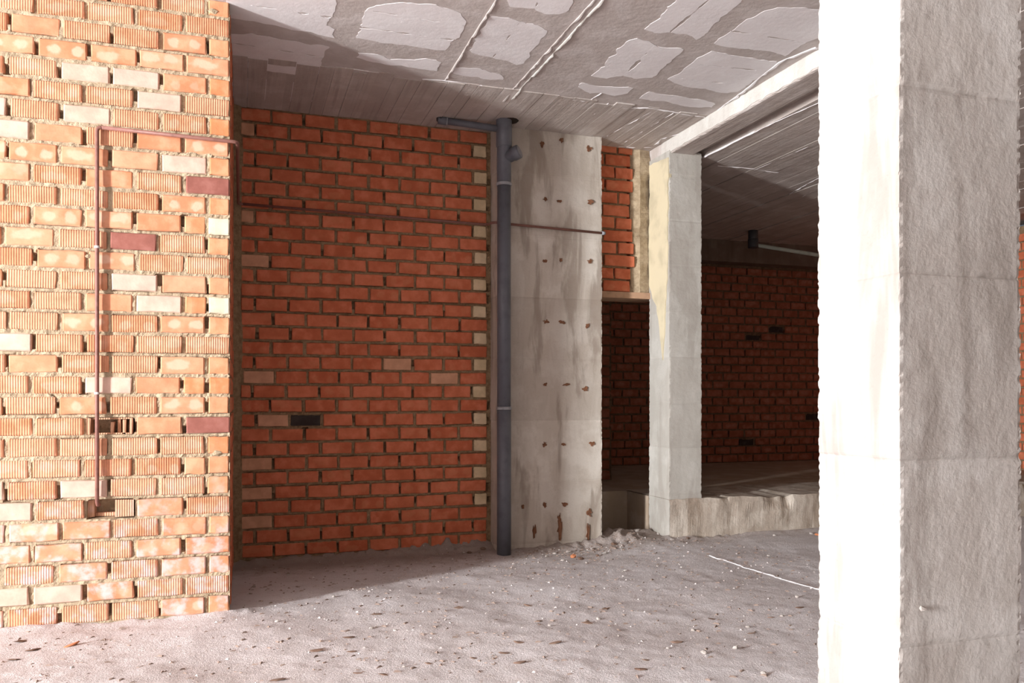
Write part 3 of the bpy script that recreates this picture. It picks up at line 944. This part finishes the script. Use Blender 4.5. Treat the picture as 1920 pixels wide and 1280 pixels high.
# rust-stained form tie holes on the wide column, left from its formwork
for k, (px, py, w, h) in enumerate([(1016, 270, 9, 14), (1052, 263, 9, 11), (1104, 279, 11, 14), (1022, 373, 10, 8), (1050, 377, 12, 8), (1107, 379, 14, 9),
        (1021, 489, 10, 8), (1051, 488, 9, 12), (1106, 490, 11, 11), (1024, 603, 15, 9), (1053, 604, 15, 8), (1101, 611, 11, 11), (1022, 720, 9, 8), (1061, 721, 22, 6), (1097, 729, 15, 10),
        (1021, 833, 8, 10), (1056, 833, 12, 8), (1109, 832, 14, 10), (1021, 946, 9, 14), (1058, 946, 14, 12), (1104, 961, 10, 16), (980, 950, 6, 12),
        (944, 985, 6, 28), (1001, 998, 8, 34), (1049, 990, 11, 50), (1102, 1000, 8, 40), (1048, 972, 8, 18)]):
    x, z = on_y(px, py, 5.965)
    s = 6.5 / F
    rs = random.Random(k)
    n = 13
    rad = [rs.uniform(.35, 1.15) for i in range(n)]
    ol = [(x + math.cos(2 * math.pi * i / n) * w * s * .5 * rad[i], z + math.sin(2 * math.pi * i / n) * h * s * .5 * rad[i]) for i in range(n)]
    v = [(a, 5.957 + rs.uniform(-.003, .002), b) for a, b in ol] + [(a, 5.99, b) for a, b in ol]
    f = [tuple(range(n - 1, -1, -1))[::-1]] + [((i + 1) % n, i, n + i, n + (i + 1) % n) for i in range(n)]
    mesh_obj('tie_hole', v, f, M['rust'], p3)

# yellow cream skin on the side of the slim pillar
ol = [(5.84, 3.02), (6.15, 3.04), (6.16, 2.4), (6.155, 2.05), (6.10, 1.93), (6.03, 1.86), (5.97, 1.62), (5.93, 1.42), (5.90, 1.62), (5.88, 1.85), (5.845, 2.2)]
rp = refine(ol, 0.03, 0.015, 3)
n = len(rp)
v = [(3.2135, y, z) for y, z in rp] + [(3.24, y, z) for y, z in rp]
f = [tuple(range(n))] + [(i, (i + 1) % n, n + (i + 1) % n, n + i) for i in range(n)]
o = mesh_obj('yellow_render', v, f, M['foam'], p2)
o['label'] = 'yellow cream render'
# clod of pale mortar sticking to the big pillar
x, z = on_y(1729, 1140, 1.69)
me, _, _ = stone_mesh('mortar_clod', 900, 0.9)
me.materials.append(M['pale_stone'])
o = link(bpy.data.objects.new('mortar_clod', me), p1)
o.location, o.scale = (x, 1.688, z), (0.017, 0.022, 0.016)

# ------------------------------------------------------------------ raised slab of the far room with its rough kerb
def kerb(name, x0, x1, y0, y1, z0, z1, m, seed):
    xs = np.linspace(x0, x1, int((x1 - x0) / 0.02) + 1)
    prof = [(0, 0.0), (0, 0.33), (0, 0.66), (0, 0.9), (0.02, 1.0), (0.08, 1.0), (1.0, 1.0)]
    v, f = [], []
    for x in xs:
        for j, (a, b) in enumerate(prof):
            p = np.array([[x * 9, a * 3 + b * 4, seed]])
            s = float(fbm(p, 3, seed)[0])
            s2 = max(0.0, float(fbm(np.array([[x * 4, b, seed + 3.0]]), 3, seed + 1)[0]) - 0.15) if b > 0.8 and a < 0.1 else 0
            v.append((x, y0 + (y1 - y0) * a + (0.012 * s + 0.12 * s2 if a < 0.5 else 0), z0 + (z1 - z0) * b + (0.010 * s - 0.10 * s2 if b > 0.85 and a < 0.5 else 0)))
    n = len(prof)
    for i in range(len(xs) - 1):
        for j in range(n - 1):
            f.append((i * n + j, (i + 1) * n + j, (i + 1) * n + j + 1, i * n + j + 1))
    return mesh_obj(name, v, f, m)
kb = kerb('kerb', 3.212, 8.4, 5.805, 6.6, -0.06, 0.312, M['con_kerb'], 5)
tag(kb, 'stained concrete kerb at the edge of the raised slab', 'kerb', kind='structure')
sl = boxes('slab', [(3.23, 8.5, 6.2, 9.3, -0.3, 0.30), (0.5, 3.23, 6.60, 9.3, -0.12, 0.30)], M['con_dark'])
tag(sl, 'raised floor slab of the dim far room', 'slab', kind='structure')
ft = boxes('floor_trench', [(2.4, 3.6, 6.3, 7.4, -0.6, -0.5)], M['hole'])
tag(ft, 'dark trench bottom under the raised slab in the passage', 'floor', kind='structure')

# ------------------------------------------------------------------ drainpipe in front of the wide column
X0, Y0 = 1.845, 5.82
dp = empty('drainpipe', (X0, Y0, -0.06))
tag(dp, 'thick dark grey plastic drainpipe from floor to ceiling', 'pipe')
def local(o, par):
    o.location = tuple(-c for c in par.location)
    return o
zr1 = on_y(963, 765, Y0)[1]
zr2 = on_y(963, 347, Y0)[1]
rr = 0.053
local(tube('pipe_lower', [(X0, Y0, -0.06), (X0, Y0, zr1)], rr, M['pvc'], dp, 28), dp)
local(tube('pipe_middle', [(X0, Y0, zr1), (X0, Y0, zr2)], rr - 0.002, M['pvc'], dp, 28), dp)
local(tube('pipe_upper', [(X0, Y0, zr2), (X0, Y0, H + 0.1)], rr, M['pvc'], dp, 28), dp)
for z in (zr1, zr2):
    local(tube('collar', [(X0, Y0, z - 0.012), (X0, Y0, z - 0.006), (X0, Y0, z + 0.006), (X0, Y0, z + 0.012)], [rr + .001, rr + 0.005, rr + 0.005, rr + .001], M['pvc_pale'], dp, 28), dp)
zb = on_y(970, 295, Y0)[1]
d = Vector((0.66, -0.55, 0.30)).normalized()
b0 = Vector((X0, Y0, zb - 0.02))
br = local(tube('branch', [b0, b0 + d * 0.075, b0 + d * 0.078, b0 + d * 0.125, b0 + d * 0.13], [0.047, 0.047, 0.052, 0.052, 0.048], M['pvc'], dp, 24), dp)
e0 = b0 + d * 0.131
cap = tube('branch_cap', [e0 - d * 0.004, e0 + d * 0.003], [0.044, 0.040], M['pvc_pale'], br, 24)
zs_ = on_y(963, 278, Y0)[1]
local(tube('socket', [(X0, Y0, zs_), (X0, Y0, zs_ + .004), (X0, Y0, H - 0.01), (X0, Y0, H)], [rr, rr + .006, rr + .006, rr + .006], M['pvc'], dp, 28), dp)
# the slim side pipe running along under the ceiling
za = on_y(950, 243, Y0)[1]
xb_, zb_ = on_y(822, 225, Y0 + 0.10)
P_a, P_b = Vector((X0 - 0.03, Y0, za)), Vector((xb_ + 0.02, Y0 + 0.10, zb_))
P_c = P_b + Vector((-0.02, 0.0, 0.06))
sp = local(tube('side_pipe', [P_a, P_b], 0.025, M['pvc'], dp, 18), dp)
dr = (P_a - P_b).normalized()
tube('elbow_collar', [P_b - dr * 0.022, P_b - dr * 0.018, P_b + dr * 0.038, P_b + dr * 0.042], [0.026, 0.031, 0.031, 0.026], M['pvc'], sp, 18)
tube('collar_ring', [P_b + dr * 0.040, P_b + dr * 0.050], 0.029, M['pvc_pale'], sp, 18)
tube('elbow', [P_b - dr * 0.004 + Vector((0, 0, -0.012)), P_b - dr * 0.004 + Vector((0, 0, -0.006)), (P_b.x - dr.x * 0.004, P_b.y, H - 0.006), (P_b.x - dr.x * 0.004, P_b.y, H + 0.01)], [0.022, 0.030, 0.031, 0.031], M['pvc_dark'], sp, 18)
# ragged hole where it passes the ceiling
n = 18
rs = random.Random(3)
ol = [(X0 + 0.03 + math.cos(2 * math.pi * i / n) * 0.085 * rs.uniform(.8, 1.15), Y0 + 0.0 + math.sin(2 * math.pi * i / n) * 0.07 * rs.uniform(.8, 1.15)) for i in range(n)]
v = [(a, b, H - 0.009) for a, b in ol] + [(a, b, H + 0.01) for a, b in ol]
f = [tuple(range(n - 1, -1, -1))] + [(i, (i + 1) % n, n + (i + 1) % n, n + i) for i in range(n)]
mesh_obj('pipe_hole', v, f, M['hole'], ce)

# ------------------------------------------------------------------ thin copper pipe on both brick walls
cp = empty('copper_pipe', (-0.675, YL - 0.03, 0.6))
tag(cp, 'thin brown copper pipe bent along the brick walls', 'pipe')
yf = YL - 0.022
xr, zt = on_y(182, 238, yf)
zlow = on_y(182, 944, yf)[1]
xe = -0.018
ze = on_y(431, 265, yf)[1]
path = [(xr + 0.0, yf + 0.06, zlow - 0.012), (xr, yf + 0.02, zlow - 0.008), (xr, yf, zlow + 0.01), (xr, yf, zlow + 0.6)] + bend((xr, yf, zt - 0.5), (xr, yf, zt), (xe, yf, ze), 0.022)
local(tube('riser', path, 0.0095, M['copper'], cp, 12), cp)
yb = YB - 0.035
z1b = on_y(436, 381, yb)[1]
x2, z2 = on_y(912, 421, yb)
path = [Vector((xr + 0.02, yf, zt + (ze - zt) * 0.03))] + bend((xr, yf, zt), (xe, yf, ze), (xe, yb, z1b), 0.025)
path += bend((xe, yf, ze), (xe, yb, z1b), (x2, yb, z2), 0.03)
local(tube('corner_run', path, 0.0095, M['copper'], cp, 12), cp)
x3, z3 = on_y(930, 418, 5.945)
x4, z4 = on_y(1131, 437, 5.945)
local(tube('back_run', [(xe + 0.03, yb, z1b), (x2 - 0.02, yb, z2), (x2 + 0.01, yb - 0.01, z2 + 0.001), (x3 - 0.03, 5.955, z3 + 0.002), (x3, 5.945, z3 + 0.004), (x3 + 0.05, 5.945, z3), (x4, 5.945, z4)], 0.0095, M['copper'], cp, 12), cp)
local(tube('end_fitting', [(x4 - 0.012, 5.945, z4), (x4 + 0.016, 5.945, z4)], 0.014, M['pvc_pale'], cp, 12), cp)
for py in (463, 737):
    z = on_y(182, py, yf)[1]
    local(tube('clamp', [(xr, yf, z - 0.006), (xr, yf, z + 0.006)], 0.0135, M['steel'], cp, 12), cp)
    local(tube('clamp_stem', [(xr, yf + 0.01, z), (xr, yf + 0.05, z)], 0.004, M['steel'], cp, 8), cp)

# ------------------------------------------------------------------ hanging drain in the far room
xh, yh = on_z(1412, 432, H2)
hd = empty('ceiling_drain', (xh, yh, 2.85))
tag(hd, 'dark drain stub hanging from the far room ceiling', 'pipe')
local(tube('stub', [(xh, yh, H2 + 0.04), (xh, yh, 2.90)], 0.055, M['pvc_dark'], hd, 20), hd)
local(tube('stub_end', [(xh, yh, 2.96), (xh, yh, 2.955), (xh, yh, 2.862), (xh, yh, 2.855)], [0.055, 0.06, 0.06, 0.052], M['pvc_dark'], hd, 20), hd)
local(tube('outlet_pipe', [(xh + 0.04, yh - 0.02, 2.885), (8.38, yh - 0.06, 2.66)], 0.022, M['conduit'], hd, 14), hd)

# ------------------------------------------------------------------ debris on the floor
# pale streak of spilt cement
pts = [on_z(px, py, 0.0) for px, py in ((1330, 1043), (1375, 1056), (1420, 1070), (1470, 1086), (1540, 1107), (1600, 1128))]
v, f = [], []
fine = []
for i in range(len(pts) - 1):
    for j in range(12):
        t = j / 12
        fine.append((pts[i][0] * (1 - t) + pts[i + 1][0] * t, pts[i][1] * (1 - t) + pts[i + 1][1] * t))
for i, p in enumerate(fine):
    s = float(fbm(np.array([[i * 0.4, 3.0, 0]]), 3, 2)[0])
    w = 0.012 + 0.014 * s
    d = Vector((fine[min(i + 1, len(fine) - 1)][0] - fine[max(i - 1, 0)][0], fine[min(i + 1, len(fine) - 1)][1] - fine[max(i - 1, 0)][1])).normalized()
    for o_, hh in ((-1, -0.006), (-.4, 0.004 + 0.005 * s), (.4, 0.004 - 0.004 * s), (1, -0.006)):
        xx, yy = p[0] - d.y * w * o_, p[1] + d.x * w * o_
        v.append((xx, yy, fz(xx, yy) + hh))
for i in range(len(fine) - 1):
    for k in range(3):
        f.append((i * 4 + k, (i + 1) * 4 + k, (i + 1) * 4 + k + 1, i * 4 + k + 1))
o = mesh_obj('cement_streak', v, f, M['con_block'], floor)
o['label'] = 'pale streak of spilt cement'

STONES = []
for k in range(8):
    STONES.append(stone_mesh('stone', 500 + k, 0.6))
ORD = ['nearest', 'second nearest', 'third nearest', 'fourth nearest', 'fifth nearest', 'sixth nearest', 'seventh nearest', 'eighth nearest', 'ninth nearest', 'tenth nearest', 'eleventh nearest', 'twelfth nearest']
def spot(px, py):
    if py < 1060 and px < 940: return 'along the shaded brick wall foot'
    if py < 1060 and px < 1130: return 'at the wide column foot'
    if py < 1060 and px < 1260: return 'at the passage mouth'
    if py < 1060: return 'before the kerb'
    if px < 640: return 'before the bright wall corner'
    if px < 900: return 'on the floor before the shaded wall'
    if px < 1100: return 'on the floor before the drainpipe'
    if px < 1260: return 'on the floor before the passage'
    return 'on the floor beside the big pillar'
def label_all(what, objs):
    """each lump named by its place and by its turn from the viewer there"""
    by = {}
    for o, px, py in objs:
        by.setdefault(spot(px, py), []).append((-py, px, o))
    for place, lst in by.items():
        lst.sort(key=lambda t: t[:2])
        for i, (_, _, o) in enumerate(lst):
            o['label'] = what + ' ' + place + (', ' + ORD[i] + ' of these' if len(lst) > 1 else '')
def stone(name, mat, px, py, size, label, cat, group, k, flat=1.0, stretch=1.0, rot=None):
    x, y = on_z(px, py, 0.0)
    key = ('stone', mat, k % 8)
    if key not in _mat_meshes:
        me = STONES[k % 8][0].copy()
        me.materials.append(M[mat])
        _mat_meshes[key] = me
    o = link(bpy.data.objects.new(name, _mat_meshes[key]))
    o.scale = (size * stretch, size, size * flat)
    o.location = (x, y, fz(x, y) + size * 0.16 * flat)
    o.rotation_euler = (R.uniform(-.2, .2), R.uniform(-.2, .2), R.uniform(0, 6.28) if rot is None else rot)
    return tag(o, label, cat, group)
pale_px = [(1160, 1192), (1232, 1060), (1188, 1087), (1168, 1070), (1252, 1218), (1402, 1176), (1466, 1155), (1432, 1264), (1030, 1174), (1420, 1085), (1452, 1006), (1183, 1088), (1172, 1068),
           (835, 1163), (740, 1180), (697, 1176), (520, 1167), (757, 1250), (625, 1116), (478, 1147), (985, 1050), (962, 1049), (1010, 1049), (1320, 1228), (1380, 1218), (1122, 1160), (1495, 1120), (1440, 1042), (1300, 1180), (940, 1105)]
made = []
for k, (px, py) in enumerate(pale_px):
    o = stone('stone', 'pale_stone', px, py, R.uniform(0.016, 0.030), 'small pale stone lying loose on the dusty floor', 'stone', 'loose pale stones on the floor', k)
    made.append((o, px, py))
label_all('small pale stone', made)
brown_px = [(946, 1226), (888, 1233), (803, 1244), (720, 1265), (660, 1219), (670, 1262), (590, 1218), (520, 1274), (975, 1244), (972, 1207), (1010, 1165), (1103, 1167), (1200, 1256), (1335, 1160), (1445, 1157), (1408, 1187), (1270, 1205), (1210, 1240), (1136, 1140),
            (860, 1140), (655, 1193), (705, 1152), (990, 1134), (1040, 1210), (1500, 1140)]
made = []
for k, (px, py) in enumerate(brown_px):
    o = stone('debris_chip', 'brown_stone', px, py, R.uniform(0.020, 0.036), 'small brown chip of debris on the dusty floor', 'debris', 'brown debris chips on the floor', k, 0.5, 1.9, R.uniform(-.6, .2))
    made.append((o, px, py))
label_all('flat brown chip', made)
for k, (px, py, s) in enumerate([(135, 1210, .05), (60, 1218, .04), (28, 1236, .035), (40, 1203, .04)]):
    stone('brick_shard', 'brick_chip' if k == 0 else 'brown_stone', px, py, s,
          ['orange brick shard lying before the sunlit brick wall', 'brown shard beside the orange brick shard', 'low brown flake in the lower left corner of the photo', 'brown sliver at the foot of the bright wall'][k], 'shard', 'shards below the bright wall', k, 0.4, 1.8, 0.5)
rub = [(1075, 1036, .055, 'brick_chip'), (1088, 1040, .05, 'brown_stone'), (1110, 1022, .04, 'pale_stone'), (1040, 1028, .035, 'pale_stone'), (1065, 1026, .04, 'pale_stone'), (1135, 1030, .04, 'pale_stone'), (1150, 1018, .045, 'brown_stone'), (1180, 1010, .05, 'brown_stone'),
       (1120, 1034, .035, 'brown_stone'), (1025, 1034, .03, 'pale_stone'), (1195, 1003, .045, 'pale_stone'), (1165, 1024, .03, 'pale_stone'), (1235, 1004, .04, 'pale_stone'), (1260, 1014, .035, 'pale_stone'), (1290, 1012, .03, 'brown_stone'), (1055, 1044, .03, 'pale_stone'), (1100, 1050, .028, 'pale_stone'), (1140, 1046, .028, 'pale_stone'),
       (870, 1008, .06, 'brown_stone'), (845, 1012, .07, 'brick_chip'), (895, 1014, .06, 'brown_stone'), (820, 1016, .045, 'brown_stone'), (905, 1022, .05, 'brown_stone'), (880, 1026, .04, 'brown_stone'), (925, 1014, .05, 'brown_stone'), (1520, 1001, .035, 'pale_stone'), (1532, 1003, .045, 'brick_chip')]
made = {}
for k, (px, py, s, mk) in enumerate(rub):
    o = stone('rubble_lump', mk, px, py, s, 'lump of mortar and brick rubble at the foot of the column and walls', 'rubble', 'rubble lumps along the wall foot', k, 0.9)
    made.setdefault(mk, []).append((o, px, py))
for mk, lst in made.items():
    label_all({'pale_stone': 'pale mortar lump', 'brown_stone': 'brown earthy lump', 'brick_chip': 'orange brick lump'}[mk], lst)
# gravel that nobody could count
NG = 7000
rg = np.random.RandomState(5)
gxs = rg.uniform(-1.6, 3.7, NG)
gys = 2.6 + 3.5 * rg.rand(NG) ** 0.8
hx = rg.normal(2.45, 0.45, 900); hy = 5.85 - np.abs(rg.normal(0, 0.14, 900))      # thicker near the column foot
gxs, gys = np.concatenate([gxs, hx]), np.concatenate([gys, hy])
ok = ~((gxs < 0.0) & (gys > YL - 0.03)) & ~((gxs > 1.80) & (gxs < 2.73) & (gys > 5.93)) & ~((gxs > 3.18) & (gys > 5.78)) & (gys < 6.1)
ok &= (gxs - X0) ** 2 + (gys - Y0) ** 2 > 0.09 ** 2
gxs, gys = gxs[ok], gys[ok]
hz_ = floor_h(gxs, gys)
sz = 0.003 + 0.009 * rg.rand(len(gxs)) ** 3.5
v, f, mi = [], [], []
for i in range(len(gxs)):
    part = 1 if i % 5 < 4 else 0
    k = len(v)
    s = sz[i] * (1.25 if part else 1)
    a = rg.rand() * 6.28
    ca, sa = math.cos(a), math.sin(a)
    st = 1.6 if part else 1.15
    for (x, y, z) in ((1, 0, .0), (-.4, .8, .0), (-.6, -.7, .0), (.3, .1, 1.0), (-.3, .2, .9)):
        x, y = x * st * s, y * s
        v.append((gxs[i] + x * ca - y * sa, gys[i] + x * sa + y * ca, hz_[i] - 0.002 + z * s * (0.9 if not part else 0.6)))
    f += [tuple(q + k for q in t) for t in ((0, 1, 3), (1, 4, 3), (1, 2, 4), (2, 0, 3), (2, 3, 4))]
    mi += [part] * 5
g = mesh_obj('gravel', v, f, M['gravel_pale'])
g.data.materials.append(M['gravel_brown'])
g.data.polygons.foreach_set('material_index', mi)
tag(g, 'fine pale and brown gravel strewn over the whole floor', 'gravel', kind='stuff')
